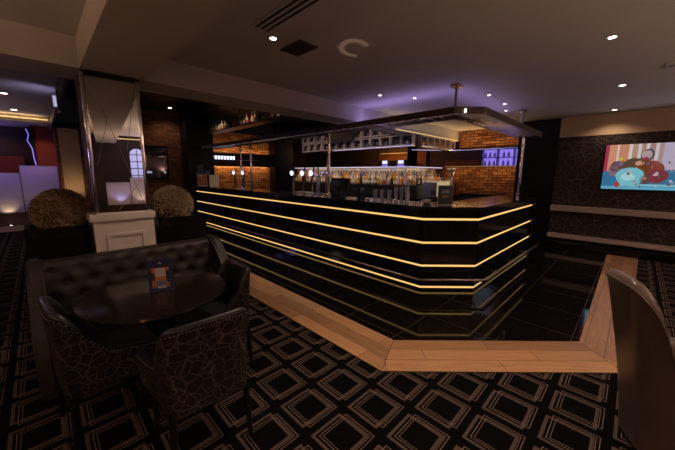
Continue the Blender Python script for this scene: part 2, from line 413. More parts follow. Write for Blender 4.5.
zz = L_.math('ABSOLUTE', sx.outputs[2]); ux = L_.math('DIVIDE', sx.outputs[0], zz); uy = L_.math('DIVIDE', sx.outputs[1], zz)
rr = L_.math('SQRT', L_.math('ADD', L_.math('MULTIPLY', ux, ux), L_.math('MULTIPLY', uy, uy)))
ring_ = L_.math('SUBTRACT', 1, L_.math('DIVIDE', L_.math('ABSOLUTE', L_.math('SUBTRACT', rr, .055)), .018), True)
an = L_.math('ABSOLUTE', L_.math('ARCTAN2', uy, ux)); msk = L_.math('MULTIPLY', L_.math('SUBTRACT', 2.35, an), 4, True)
L_.l(L_.math('MULTIPLY', L_.math('MULTIPLY', ring_, msk), 1.0), em.inputs['Strength'])
for i, (x, y, w_) in enumerate(((1.9, -2.0, 'nearer'), (5.3, -1.9, 'farther'))):  # floor uplighters added out of view to brighten the main ceiling
    if i == 0:
        tl = empty('fill_torchiere', (x, y, .001), 'added steel floor uplighter for fill light, unseen behind the viewpoint, nearer the column', 'lamp')
        MB().lathe([(.001, 0), (.14, 0), (.14, .02), (.012, .03), (.012, 1.2), (.001, 1.2)], seg=20).build('pole', M['steel'], tl)
        MB().lathe([(.02, 1.2), (.13, 1.30), (.125, 1.30), (.02, 1.215)], seg=20).build('bowl', M['steel'], tl)
    else: tl = copy_tree(tl); tl.location = (x, y, .001); tl['label'] = 'added steel floor uplighter for fill light, unseen behind the viewpoint, nearer the television wall'
    spot((x, y, 1.32), (75, 7)[i], (1, .68, .48), 2.9, .08, .4, (PI, 0, 0))
# ceiling vents
v = empty('linear_grille', (1.45, 1.5, CZ), 'three-slot linear ceiling diffuser beside the near downlight', 'vent')
MB().box(-.09, .09, -.95, .88, -.004, 0).build('frame', M['ceiling'], v)
for i in range(3): MB().box(-.06+i*.05, -.042+i*.05, -.93, .86, -.007, -.0045).build('slot', M['black'], v)
v = empty('square_vent', (1.91, 2.45, CZ), 'dark square ceiling vent beside the bright downlight', 'vent')
MB().box(-.11, .11, -.16, .16, -.01, 0, .003).build('frame', M['brown_wall'], v)
for i in range(6): MB().box(-.09, .09, -.13+i*.046, -.105+i*.046, -.014, -.0105).build('louvre', M['dark_wall'], v)
v = empty('slot_grille', (5.0, -.35, CZ), 'single slot ceiling grille near the television', 'vent')
MB().box(-.13, .13, -.75, .28, -.012, 0, .003).build('frame', M['ceiling'], v)
MB().box(-.015, .015, -.72, .25, -.015, -.0125).build('slot', M['black'], v)

# ------------------------------------------------------------------ mirrored column
col = empty('mirrored_column', (.37, 3.68, 0), 'square mirror-clad column with chrome edges on an off-white panelled plinth', 'column')
def P(mb, n, m, l=None):
    o = mb.build(n, m, col, (-.37, -3.68, 0))
    if l: o['label'] = l
    return o
P(MB().box(.37, .825, 3.735, 4.18, 1.13, 2.47), 'core', M['brown_wall'])
P(MB().prism([(.395, 3.716), (.80, 3.6913), (.80, 3.73), (.395, 3.73)], 1.13, 2.42), 'mirror_panel', M['mirror'])
P(MB().box(.37, .825, 3.682, 3.735, 2.425, 2.455), 'top_band', M['black'])
for x in (.37, .80): P(MB().box(x-.010, x+.018, 3.676, 3.735, 1.13, 2.44, .005), 'edge_strip', M['chrome'])
for a, c in (((.43, 2.38), (.79, 1.16)), ((.78, 2.38), (.67, 1.75)), ((.55, 1.15), (.79, 1.5)), ((.42, 1.6), (.55, 2.1))):
    P(MB().tube([(a[0], 3.7165-(a[0]-.395)*.061-.001, a[1]), (c[0], 3.7165-(c[0]-.395)*.061-.001, c[1])], .0022, 6), 'bevel_line', M['silver'])
pl = P(MB().box(.33, .84, 3.65, 4.2, 0, 1.06), 'plinth', M['white_paint'])
def PS(mb, n, m): return mb.build(n, m, pl, (0, 0, 0))
PS(MB().box(.305, .855, 3.625, 4.21, 1.06, 1.13, .012), 'plinth_cap', M['white_paint'])
mo = MB()
for q in ((.42, .75, .90, .93), (.42, .75, .25, .28)): mo.box(q[0], q[1], 3.635, 3.652, q[2], q[3], .004)
for q in ((.42, .45), (.72, .75)): mo.box(q[0], q[1], 3.635, 3.652, .28, .90, .004)
PS(mo, 'panel_moulding', M['white_paint'])

# ------------------------------------------------------------------ planters with boxwood balls
def planter(x0, x1, label, flabel, bc, br):
    br *= 1.0
    t = empty('planter_box', ((x0+x1)/2, 3.95, 0), label, 'planter')
    m = MB(); y0, y1, z = 3.72, 4.12, 1.03
    m.box(x0, x1, y0, y1, 0, z-.05)
    for q in ((x0, x0+.03, y0, y1), (x1-.03, x1, y0, y1), (x0, x1, y0, y0+.03), (x0, x1, y1-.03, y1)): m.box(*q, z-.05, z)
    m.build('box', M['gloss'], t, (-(x0+x1)/2, -3.95, 0))
    MB().box(x0+.03, x1-.03, y0+.03, y1-.03, z-.05, z-.03).build('soil', M['dark_wall'], t, (-(x0+x1)/2, -3.95, 0))
    f = empty('boxwood_ball', (bc[0], bc[1], z-.10), flabel, 'plant')
    m = MB(); rnd = random.Random(int(x0*100)+5)
    m.lathe([(.001, 0), (.05, 0), (.05, .1), (.001, .1)], seg=8)
    m.build('stem', M['dark_wall'], f)
    core = MB(); bmesh.ops.create_icosphere(core.bm, subdivisions=3, radius=br*.9, matrix=Matrix.Translation((0, 0, br*.92)))
    core.build('core', M['brown_wall'], f)
    m = MB()
    for i in range(5200):
        z_ = rnd.uniform(-1, 1); a = rnd.uniform(0, 2*PI); q = math.sqrt(1-z_*z_)
        d = Vector((q*math.cos(a), q*math.sin(a), z_)); r = br*rnd.uniform(.88, 1.0)
        p = d*r+Vector((0, 0, br*.92)); t1 = d.cross(Vector((rnd.random(), rnd.random(), rnd.random()))).normalized(); t2 = (d+t1*rnd.uniform(-.8, .8)).normalized()
        u = t1.cross(t2).normalized(); s = .013
        vv = [m.bm.verts.new(p+t2*s), m.bm.verts.new(p+u*s*.5), m.bm.verts.new(p-t2*s), m.bm.verts.new(p-u*s*.5)]
        m.face(vv)
    o = m.build('foliage', M['twig'], f, sharp=False); o['kind'] = 'stuff'
planter(-.14, .30, 'black rectangular planter left of the white plinth', 'clipped round brown-green boxwood ball in the planter left of the column', (.13, 4.03), .232)
planter(.90, 1.42, 'black rectangular planter right of the white plinth', 'clipped round boxwood ball in the planter right of the column', (1.15, 4.05), .235)

# ------------------------------------------------------------------ bar
BP = [(3.46, 9.72), (3.46, 1.89), (3.965, 1.385), (6.72, 1.385)]
bar = empty('bar_counter', (3.46, 5, 0), 'long black gloss bar counter with four glowing warm light lines and angled corner', 'bar')
def B(mb, n, m, par=bar): 
    return mb.build(n, m, par, (-3.46, -5, 0) if par is bar else (0, 0, 0))
z0 = .008
for i, z in enumerate((.05, .345, .655, .965)):
    B(band(MB(), BP, .006, .018, z-.013, z+.013), 'led_strip', M['led'])
zs = [(.008, .036), (.064, .331), (.359, .641), (.669, .951), (.979, 1.085)]
for a, c in zs: B(band(MB(), BP, 0, .05, a, c), 'front_panel', M['gloss'])
B(band(MB(), BP, .05, .07, .008, 1.085), 'carcass', M['black'])
B(band(MB(), BP, -.05, .58, 1.085, 1.13), 'worktop', M['worktop'])
B(band(MB(), BP, .5, .56, .008, 1.085), 'inner_panel', M['steel'])
B(MB().box(6.721, 6.745, 1.34, 1.96, .008, 1.084), 'end_panel', M['gloss'])
fr = B(MB().tube([(*p, .205) for p in offset(BP, -.16)], .02, 12), 'foot_rail', M['dark_metal'])
br = MB
A = offset(BP, -.15); Bq = offset(BP, 0)
brks = [((3.31, y), (3.46, y)) for y in (9.3, 8.1, 6.9, 5.7, 4.5, 3.3, 2.3)]+[((3.31+.07, 1.83-.07), (3.48, 1.87)), ((3.85, 1.29), (3.95, 1.40))]+[((x, 1.235), (x, 1.385)) for x in (4.6, 5.4, 6.2)]
for (a, c) in brks:
    m = MB(); m.tube([(a[0], a[1], .20), (a[0]*.4+c[0]*.6, a[1]*.4+c[1]*.6, .15), (c[0], c[1], .13)], .009, 8); B(m, 'bracket', M['dark_metal'], fr)

# ------------------------------------------------------------------ overhead gantry
GP = [(3.72, 9.75), (3.72, 1.70), (3.99, 1.43), (7.1, 1.43)]
g = empty('overhead_gantry', (3.8, 5, 2.36), 'dark overhead canopy rail following the bar, hung on chrome rods', 'gantry')
def GG(mb, n, m): return mb.build(n, m, g, (-3.8, -5, -2.36))
GG(band(MB(), GP, 0, .035, 2.285, 2.365), 'outer_rail', M['gantry'])
GG(band(MB(), GP, .001, .010, 2.278, 2.285), 'trim_strip', M['silver'])
GG(band(MB(), GP, .40, .435, 2.285, 2.345), 'inner_rail', M['gantry'])
for i in range(24): 
    x = 4.35+i*.115; GG(MB().box(x, x+.02, 1.465, 1.83, 2.29, 2.305), 'rack_bar', M['chrome'])
for i in range(48):
    y = 1.95+i*.16; GG(MB().box(3.755, 4.12, y, y+.02, 2.29, 2.305), 'rack_bar', M['chrome'])
for x, y in ((4.12, 1.87), (6.52, 1.66)):
    GG(MB().tube([(x, y, 2.36), (x, y, CZ)], .016 if x < 5 else .028, 10), 'hanger', M['dark_metal'] if x < 5 else M['steel'])
    GG(MB().box(x-.09, x+.09, y-.05, y+.05, CZ-.035, CZ-.005, .006), 'ceiling_plate', M['gold'] if x < 5 else M['steel'])
for x, y in ((3.82, 4.05), (3.82, 6.9), (3.82, 7.42), (6.93, 1.70)):
    GG(MB().tube([(x, y, 1.131 if x < 6.7 else 1.131), (x, y, 2.345)], .024, 12), 'post', M['chrome'])
    GG(MB().lathe([(.045, 0), (.045, .02), (.026, .035)], x, y, 1.131, 14), 'post_base', M['chrome'])
    GG(MB().lathe([(.0, -.0), (.034, .0), (.034, .05), (.0, .05)], x, y, 2.1, 14), 'post_collar', M['steel'])
GG(MB().lathe([(.003, 0), (.010, .004), (.010, .045), (.003, .045)], 3.803, 1.593, 2.29, 10), 'spot_lens', M['lamp_dim'])
for q in ((5.3, 1.72, 2.37, 2.2, .12), ): area((5.3, 1.95, 2.40), 2.2, (.50, .38, 1), 2.4, .1, (PI, 0, 0))
area((4.2, 5.6, 2.27), 4.5, (.8, .68, .9), .03, 3.6, (0, math.radians(-100), 0)); area((7.2, 3.3, 2.3), .5, (1, .8, .6), 1.8, .03, (math.radians(95), 0, 0)); area((4.3, 3.0, 2.40), 2.6, (.50, .38, 1), .1, 1.6, (PI, 0, 0)); area((5.2, 3.3, 2.2), 1.2, (.50, .38, 1), 2.0, .1, (PI, 0, 0))  # areas facing the racks are added fill without fittings; violet ones wash the ceiling

# LED line along the foot of the cross beam
tag(MB().tube([(5.4, 3.69, 2.462), (8.45, 3.69, 2.462)], .006, 8).build('light_strip', M['led_shelf']), 'yellow light strip along the lower edge of the cross beam over the bar', 'light')
area((6.6, 3.62, 2.47), 2.2, (1, .7, .35), 3.6, .04, (math.radians(215), 0, 0))
tag(MB().tube([(-2.5, 9.69, 2.70), (.3, 9.69, 2.70)], .012, 8).build('light_strip', M['led_shelf']), 'yellow cove light strip across the lounge ceiling at far left', 'light')
area((-1.0, 9.6, 2.68), 4, (1, .65, .3), 2.4, .04, (math.radians(200), 0, 0))

# ------------------------------------------------------------------ openings in the brick, light strips
for o_, (y0, y1) in (('r', (1.6, 4.1)),):
    tag(MB().box(8.58, 8.62, 1.6, 4.1, 1.7502, 1.765).build('light_strip', M['led_dim']), 'warm light strip on the ledge of the right brick wall', 'light')
area((8.36, 2.8, 1.80), 7, (1, .55, .22), .03, 2.4, (0, math.radians(25), 0)); area((8.36, 2.6, 2.20), 7, (1, .55, .22), .03, 2.1, (0, math.radians(155), 0))
area((5.35, 10.34, 1.82), 9, (1, .58, .22), 2.3, .03, (math.radians(25), 0, 0)); area((5.35, 10.34, 2.2), 7, (1, .58, .22), 2.3, .03, (math.radians(155), 0, 0))
tag(MB().box(4.2, 6.58, 10.56, 10.60, 1.7502, 1.765).build('light_strip', M['led_dim']), 'warm light strip on the ledge of the far left brick panel', 'light')
tag(MB().box(4.2, 6.58, 10.55, 10.68, 2.0, 2.01).build('glass_shelf', M['steel']), 'thin shelf across the opening in the far left brick panel', 'shelf')

# ------------------------------------------------------------------ back bar island
bb = empty('back_bar', (6.2, 3.9, 0), 'black back bar island with stepped shelves for bottles behind the counter', 'bar')
def K(mb, n, m): return mb.build(n, m, bb, (-6.2, -3.9, 0))
KP = [(5.75, 8.5), (5.75, 3.35), (8.5, 3.35)]
K(band(MB(), KP, 0, .55, 0.008, .96), 'cabinet', M['black_plastic'])
K(band(MB(), KP, -.02, .56, .96, 1.0), 'worktop', M['gloss'])
SP = [(6.2, 8.45), (6.2, 3.8), (8.0, 3.8)]
K(band(MB(), SP, .0, .11, 1.0, 1.26), 'lower_tier', M['black_plastic'])
K(band(MB(), SP, .13, .25, 1.0, 1.37), 'upper_tier', M['backlit'])
K(band(MB(), SP, .27, .30, 1.0, 1.70), 'back_panel', M['steel'])
K(band(MB(), SP, .10, .30, 1.70, 1.72), 'top_shelf', M['white_paint'])
K(band(MB(), SP, .09, .10, 1.698, 1.722), 'shelf_edge', M['led_white'])
area((6.18, 6.1, 1.66), 5.5, (1, .72, .48), .04, 4.4, (0, math.radians(-15), 0)); area((7.1, 3.78, 1.66), 2.4, (1, .72, .48), 1.7, .04, (math.radians(15), 0, 0))

def bottle(h, r, kind, lab, cap, label, group, loc, sq=False):
    t = empty('bottle', loc, label, 'bottle', group)
    prof = [(r*.9, 0), (r, .01), (r, h*.56), (r*.85, h*.63), (r*.34, h*.74), (r*.32, h*.93), (r*.36, h*.94), (r*.36, h*.97)]
    MB().lathe(prof, seg=10).build('glass_body', kind, t)
    MB().lathe([(r*1.02, h*.15), (r*1.02, h*.46)], seg=10).build('paper_label', lab, t)
    MB().lathe([(r*.38, h*.95), (r*.38, h*1.03), (r*.12, h*1.05), (r*.12, h*1.16)], seg=8).build('pourer', cap, t)
    return t
kinds = [(.27, .036, 'bottle_clear', 'lab_white', 'steel', 'clear spirit bottle with a white label'),
         (.25, .040, 'bottle_amber', 'lab_gold', 'lab_black', 'amber whisky bottle with a gold label'),
         (.28, .034, 'bottle_brown', 'lab_black', 'gold', 'dark brown liqueur bottle with a black label'),
         (.26, .037, 'bottle_clear', 'lab_red', 'lab_red', 'clear bottle with a red label and red pourer'),
         (.27, .036, 'bottle_amber', 'lab_white', 'steel', 'amber rum bottle with a white label'),
         (.28, .035, 'bottle_green', 'lab_white', 'gold', 'dark green bottle with a white label'),
         (.25, .038, 'bottle_blue', 'lab_white', 'steel', 'blue glass gin bottle with a white label'),
         (.22, .042, 'bottle_clear', 'lab_gold', 'lab_black', 'squat clear bottle with a gold label')]
protos = {}
def put_bottle(k, loc, where):
    h, r, a, b_, c, lb = kinds[k]; r *= 1.12; h *= .97
    lab = lb+' '+where; grp = lab
    if k not in protos: protos[k] = bottle(h, r, M[a], M[b_], M[c], lab, grp, loc)
    else:
        o = copy_tree(protos[k]); o.location = loc; o['label'] = lab; o['group'] = grp; o.rotation_euler.z = random.uniform(0, 6)
seq = [0, 1, 0, 4, 2, 0, 3, 7, 1, 5, 0, 6, 4, 0, 2, 1, 7]
n = 0
for i in range(44):
    y = 3.95+i*.1
    put_bottle(seq[n % 17], (6.255, y+random.uniform(-.01, .01), 1.261), 'on the low long tier'); n += 1
    put_bottle(seq[(n*3) % 17], (6.385, y+random.uniform(-.01, .01), 1.371), 'on the high long tier')
for i in range(14):
    x = 6.5+i*.1
    put_bottle(seq[(n*5) % 17], (x, 3.855, 1.261), 'on the low short tier'); n += 1
    put_bottle(seq[(n*2) % 17], (x, 3.985, 1.371), 'on the high short tier')

# ------------------------------------------------------------------ hanging cell racks with bottles lying in them
def rack(path, label, n, step, dirx, z0, z1, rows=1):
    t = empty('wine_rack', (path[0], path[1], z0), label, 'rack')
    for i in range(n*rows):
        m = MB(); dz = (i//n)*.27
        if dirx: a = lambda u0, u1, w0, w1: m.box(path[0]+u0, path[0]+u1, path[1], path[1]+.12, w0, w1)
        else: a = lambda u0, u1, w0, w1: m.box(path[0], path[0]+.12, path[1]+u0, path[1]+u1, w0, w1)
        u = (i % n)*step; e = .024; zA, zB = z0+dz, z1+dz
        if rows == 2 and i >= n and i-n < 2: continue
        a(u, u+e, zA, zB); a(u+step-.022-e, u+step-.022, zA, zB); a(u+e, u+step-.022-e, zA, zA+e); a(u+e, u+step-.022-e, zB-e, zB)
        m.build('cell_frame', M['pewter'], t, (-path[0], -path[1], -z0))
    m = MB()
    if dirx: m.box(path[0], path[0]+n*step, path[1]-.005, path[1]+.13, z0-.03, z0-.004)
    else: m.box(path[0]-.005, path[0]+.13, path[1], path[1]+n*step, z0-.03, z0-.004)
    m.build('rail', M['chrome'], t, (-path[0], -path[1], -z0))
    m = MB()
    if dirx: m.box(path[0], path[0]+n*step, path[1]+.121, path[1]+.14, z0, z1)
    else: m.box(path[0]+.121, path[0]+.14, path[1], path[1]+n*step, z0, z1+.27*(rows-1))
    m.build('back_panel', M['orange_wall'] if dirx else M['black_plastic'], t, (-path[0], -path[1], -z0))
    return t
lr = rack((6.2, 3.78), 'long hanging rack of square chrome cells over the back bar', 13, .315, False, 2.21, 2.455, 2)
MB().tube([(-.012, 0, -.018), (-.012, 2.6, -.018)], .008, 6).build('rail_glint', M['led_white'], lr)  # glowing tube stands for light caught along the chrome rail
rack((6.55, 3.74), 'short hanging rack of square chrome cells at right, under the beam', 6, .315, True, 2.21, 2.455)
wb = None
def lying(loc, rz, label, group):
    global wb
    if wb is None:
        wb = empty('wine_bottle', loc, label, 'bottle', group)
        MB().lathe([(.010, .006), (.044, 0), (.048, .002), (.052, .008), (.052, .05), (.020, .075), (.018, .095)], seg=14, axis='x').build('glass_body', M['bottle_green'], wb)
        MB().lathe([(.053, .015), (.053, .04)], seg=14, axis='x').build('paper_label', M['lab_white'], wb); o = wb
        MB().lathe([(.043, -.004), (.056, -.004), (.056, .008), (.043, .008)], seg=16, axis='x').build('base_ring', M['chrome'], wb)
    else:
        o = copy_tree(wb); o.location = loc; o['label'] = label; o['group'] = group
    o.rotation_euler.z = rz
for i in range(2, 13): lying((6.22, 3.78+i*.315+.147, 2.48+.085), 0, 'wine bottle lying in an upper cell of the long chrome rack', 'bottles lying in the upper row of the long rack')
for i in range(13): lying((6.22, 3.78+i*.315+.147, 2.21+.085), 0, 'wine bottle lying in a lower cell of the long chrome rack', 'bottles lying in the lower row of the long rack')
for i in range(6): lying((6.55+i*.315+.147, 3.76, 2.21+.085), PI/2, 'wine bottle lying in a cell of the short chrome rack', 'bottles lying in the short rack')
t = empty('hanging_monitor', (6.14, 6.0, 2.66), 'black rectangular panel hung in front of the long chrome rack', 'screen')
MB().box(-.03, .03, -.45, .45, -.22, .24, .006).build('casing', M['black_plastic'], t)
MB().box(-.034, -.031, -.42, .42, -.19, .21).build('grille', M['dark_wall'], t)

# ------------------------------------------------------------------ things on the bar counter (z=1.13)
T = 1.13
tap0 = None
def tap(x, y, label, group, badge=True):
    global tap0
    if tap0 is None:
        tap0 = empty('beer_tap', (x, y, T), label, 'beer tap', group)
        MB().lathe([(.05, .001), (.05, .012), (.026, .03), (.024, .34), (.03, .36), (.03, .44), (.012, .46)], seg=14).build('column', M['chrome'], tap0)
        m = MB(); m.tube([(0, 0, .36), (.09, 0, .36), (.12, 0, .33), (.12, 0, .27)], .010, 8); m.build('spout', M['chrome'], tap0)
        MB().tube([(.03, 0, .42), (.04, 0, .54)], .010, 8, r2=.016).build('handle', M['black_plastic'], tap0)
        MB().lathe([(.001, -.052), (.035, -.052), (.05, -.045), (.05, -.03), (.001, -.03)], 0, 0, .41, 18, 'x').build('badge', M['badge'], tap0)
        o = tap0
    else: o = copy_tree(tap0); o.location = (x, y, T); o['label'] = label; o['group'] = group
    return o
tap(3.75, 5.06, 'chrome beer tap with a lit round badge, leftmost of the middle cluster', 'taps in the middle')
tap(3.75, 4.72, 'chrome beer tap with a lit round badge, second of the middle cluster', 'taps in the middle')
tap(3.75, 4.45, 'chrome beer tap with a lit round badge, third of the middle cluster', 'taps in the middle')
tap(3.75, 7.66, 'chrome beer tap left of the paired posts, nearer the white board', 'taps at the far end')
tap(3.75, 7.17, 'chrome beer tap close beside the left one of the paired posts', 'taps at the far end')
t = empty('drip_tray', (3.78, 4.75, T), 'steel drip tray under the middle beer taps', 'tray')
MB().box(.06, .28, -.5, .5, 0.0005, .0012).build('mat', M['black'], t)
MB().box(.08, .26, -.42, .42, .0012, .018, .003).build('pan', M['steel'], t)
for y, hh, mm, nm in ((4.70, .34, 'steel', 'tall square steel tap tower'), (4.42, .40, 'dark_metal', 'slim dark tap tower')):
    t = empty('tap_tower', (4.12, y, T), nm+' behind the middle beer taps', 'beer tap')
    MB().box(-.03, .03, -.03, .03, 0, hh, .004).build('column', M[mm], t)
    MB().box(-.06, .06, -.12, .12, hh, hh+.05, .008).build('head', M['chrome'], t)
    MB().tube([(0, 0, hh+.05), (0, 0, hh+.20)], .012, 8, r2=.02).build('handle', M['gold'], t)
t = empty('till', (3.98, 3.98, T), 'black touchscreen till seen from behind on the bar top', 'till')
MB().box(-.09, .16, -.15, .15, 0, .05, .008).build('base', M['black_plastic'], t)
MB().box(-.02, .03, -.04, .04, .05, .16).build('stand', M['black_plastic'], t)
sc = MB().box(-.02, .02, -.24, .24, .05, .33, .008).build('screen', M['black_plastic'], t); sc.rotation_euler.y = math.radians(14)
t = empty('card_terminal', (4.0, 3.48, T), 'small black card printer on the bar top right of the till', 'machine')
MB().box(-.08, .08, -.1, .1, 0, .16, .012).build('casing', M['black_plastic'], t)
MB().box(-.05, .02, -.06, .06, .16, .175, .003).build('lid', M['black'], t)
t = empty('receipt_pad', (3.62, 3.30, T), 'pale stack of slips on the bar top below the till', 'paper')
MB().box(-.05, .05, -.08, .08, 0, .025).build('sheets', M['lab_white'], t); MB().box(-.052, .052, -.02, .02, .025, .028).build('band', M['mat_red'], t)
gl = None
def glass(x, y, z, h, r, label, group):
    global gl
    if gl is None:
        gl = tag(MB().lathe([(.7, 0), (.74, .02), (1, 1), (.94, 1), (.68, .06), (.01, .06)], seg=14).build('pint_glass', M['glass']), label, 'glass', group); o = gl
    else: o = gl.copy(); C.objects.link(o); o['label'] = label; o['group'] = group
    o.location = (x, y, z); o.scale = (r, r, h)
for i in range(3): glass(4.0, 2.82+i*.14, T, .15, .042, 'stubby clear glass in the row beside the tall ones', 'row of stubby glasses on the bar top')
for i in range(3): glass(4.02, 2.5+i*.1, T, .21, .034, 'tall clear glass between stubby glasses and menu stand', 'tall glasses on the bar top')
glass(3.62, 2.24, T, .16, .033, 'lone highball glass standing near the front edge of the bar', None)
t = empty('glass_bowl', (3.75, 2.02, T), 'low glass bowl beside the lone highball glass', 'bowl')
MB().lathe([(.03, 0), (.06, .03), (.075, .05), (.07, .05), (.055, .032), (.01, .01)], seg=18).build('bowl', M['glass'], t); MB().lathe([(.01, .012), (.05, .03), (.01, .045)], seg=12).build('contents', M['lab_gold'], t)
t = empty('glass_bowl', (3.95, 2.12, T), 'second low glass bowl just behind the front one', 'bowl')
MB().lathe([(.03, 0), (.06, .03), (.075, .05), (.07, .05), (.055, .032), (.01, .01)], seg=18).build('bowl', M['glass'], t); MB().lathe([(.01, .012), (.05, .03), (.01, .045)], seg=12).build('contents', M['lab_white'], t)
def sign(loc, w, h, label, cat, name='menu_stand', rz=-PI/4, frame='steel', face='lab_black', bits=()):
    t = empty(name, loc, label, cat, rz=rz)
    MB().box(-w/2, w/2, -.008, .008, .006, h, .002).build('frame', M[frame], t)
    MB().box(-w/2+.008, w/2-.008, -.0095, -.0081, .014, h-.008).build('card', M[face], t)
    MB().box(-w/2, w/2, -.04, .04, 0, .006).build('foot', M[frame], t)
    for (a, c, e, f, mm) in bits: MB().box(a*w-w/2, c*w-w/2, -.0105, -.0096, e*h, f*h).build('print', M[mm], t)
    return t
sign((3.80, 1.78, T), .20, .265, 'framed drinks menu standing at the bar corner', 'menu', frame='silver', bits=((.25, .75, .6, .78, 'card_grey'), (.3, .5, .4, .5, 'card_orange'), (.55, .7, .4, .5, 'card_grey')))
sign((3.58, 9.50, T), .28, .36, 'pink and orange promotional board at the far end of the bar', 'sign', 'display_board', -.15, 'lab_white', 'card_orange', ((.1, .9, .55, .7, 'pink_card'), (.1, .9, .2, .35, 'pink_card'), (.1, .6, .8, .9, 'lab_white')))
sign((3.80, 9.15, T), .27, .34, 'plain pale board right of the pink and orange board', 'sign', 'display_board', -.15, 'lab_white', 'lab_white')
# back counter machines
t = empty('coffee_grinder', (8.0, 3.62, 1.001), 'coffee grinder with a steel hopper at the right end of the back bar', 'machine')
MB().box(-.10, .10, -.12, .12, 0, .26, .015).build('body', M['black_plastic'], t); MB().box(-.09, .09, -.1, .1, .26, .42, .01).build('motor_housing', M['steel'], t)
MB().lathe([(.05, .42), (.11, .62), (.11, .66), (.001, .66)], seg=14).build('hopper', M['glass'], t); MB().lathe([(.115, .66), (.115, .69), (.02, .71)], seg=14).build('lid', M['steel'], t)
t = empty('tea_chest', (7.32, 3.55, 1.001), 'pale yellow lit box on the back bar left of the grinder', 'box')
MB().box(-.28, .28, -.09, .09, 0, .36, .006).build('body', M['yellow_box'], t); MB().box(-.285, .285, -.095, .095, .36, .38, .004).build('lid', M['steel'], t)
t = empty('spirit_box', (6.72, 3.55, 1.001), 'slate blue carton on the back bar between bottles and the lit box', 'box')
MB().box(-.16, .16, -.1, .1, 0, .34, .004).build('body', M['card_grey'], t); MB().box(-.13, .13, -.102, -.1, .05, .15).build('printed_panel', M['poster'], t)
t = empty('glasswasher', (7.9, 2.7, 0), 'black underbar glasswasher with worktop before the right brick wall', 'machine')
MB().box(-.5, .5, -.35, .35, .008, 1.04, .01).build('body', M['black_plastic'], t)
MB().box(-.55, .55, -.38, .38, 1.04, 1.08, .006).build('lid', M['gloss'], t)
MB().box(-.4, .4, -.37, -.352, .3, .9, .005).build('door', M['steel'], t)
MB().tube([(-.3, -.40, .85), (.3, -.40, .85)], .012, 8).build('handle', M['chrome'], t)

t = empty('high_shelf', (4.0, 8, 2.78), 'black shelf hung high above the far half of the bar, lined with bottles', 'shelf')
MB().box(0, .30, -3.4, 2.4, 0, .03).build('board', M['black_plastic'], t)
MB().box(-.012, -.001, -3.4, 2.4, 0, .012).build('trim_strip', M['silver'], t)
for y in (-3.2, 0, 2.2): MB().box(.14, .16, y, y+.02, .03, .61).build('hanger', M['steel'], t)
for i in range(26):
    put_bottle(seq[(i*3+1) % 17], (4.1, 4.9+i*.2+random.uniform(-.04, .04), 2.811), 'on the high hanging shelf')
for y in (5.5, 7.2, 8.9): spot((4.0, y, 3.35), 16, (1, .6, .3), 2.2, .03, .9)
# ------------------------------------------------------------------ far end: screen frame, poster, glasses
t = empty('framed_picture', (2.6, 10.49, 1.83), 'black framed glossy picture on the dark brick wall', 'picture')
MB().box(-.34, .34, -.05, -.005, -.50, -.46).box(-.34, .34, -.05, -.005, .46, .50).box(-.34, -.30, -.05, -.005, -.46, .46).box(.30, .34, -.05, -.005, -.46, .46).build('frame', M['black'], t)
MB().box(-.30, .30, -.03, -.006, -.46, .46).build('glass', M['dim_mirror'], t)
MB().box(-.30, .30, -.034, -.031, .20, .46).build('dark_band', M['picture_dark'], t)
t = empty('poster', (3.72, 9.9, 1.6), 'small navy notice on the black pier at the bar end', 'poster')
MB().box(-.16, .08, -.01, 0, -.2, .2).build('sheet', M['poster'], t)
for i in range(6): MB().box(-.13, .04 if i % 2 else .06, -.012, -.0105, .14-i*.055, .155-i*.055).build('print', M['card_grey'], t)
MB().box(.12, .26, -.02, 0, -.12, .0).build('notice', M['card_grey'], t)
go = None
for i in range(9):
    x = 4.3+i*.11
    if go is None:
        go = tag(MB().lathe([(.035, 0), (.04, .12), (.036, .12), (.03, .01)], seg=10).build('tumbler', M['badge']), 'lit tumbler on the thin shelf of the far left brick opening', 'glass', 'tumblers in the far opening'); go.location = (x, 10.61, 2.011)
    else: o = go.copy(); C.objects.link(o); o.location = (x, 10.61, 2.011)

# ------------------------------------------------------------------ back room
def machine(loc, label, c, rz=0):
    t = empty('gaming_machine', loc, label, 'machine', rz=rz)
    MB().box(0, .5, -.3, .3, 0, 2.1, .02).build('cabinet', M['black_plastic'], t)
    MB().box(-.012, 0, -.16, .16, 1.74, 1.93).build('screen', scr('violet_screen', (.3, .22, 1), .7), t)
    MB().box(-.012, 0, -.13, .13, 1.96, 2.09).build('top_sign', scr('white_screen', (.75, .8, 1), 1.1), t)
    MB().box(-.12, 0, -.26, .26, .95, 1.1, .01).build('shelf', M['steel'], t)
machine((10.6, 7.75, 0), 'left glowing gaming machine in the room beyond the back bar', 1)
machine((10.6, 6.95, 0), 'right glowing gaming machine in the room beyond the back bar', 1)
struct('wall_far_amber', MB().box(11.3, 11.4, 6.2, 8.6, 0, 2.45), M['orange_wall'])
struct('wall_far_amber_low', MB().box(11.3, 11.4, 4.1, 5.4, 0, 2.05), M['orange_wall'])
struct('wall_far_divider', MB().box(10.2, 10.5, 6.15, 6.4, 0, 2.8), M['black_wall'])
t = empty('pendant_light', (9.6, 4.2, 2.8), 'long curved bluish light tube hung under the ceiling of the back room', 'light')
MB().tube([(-.4, 1.4, -.44), (-.3, .7, -.48), (0, 0, -.50), (.3, -1.0, -.48), (.4, -2.4, -.44)], .012, 8).build('light_tube', M['led_white'], t)
for x, y, z in ((-.3, .7, -.48), (.3, -1.0, -.48), (.4, -2.3, -.44)): MB().tube([(x, y, z), (x, y, -.001)], .004, 6).build('hanger', M['steel'], t)
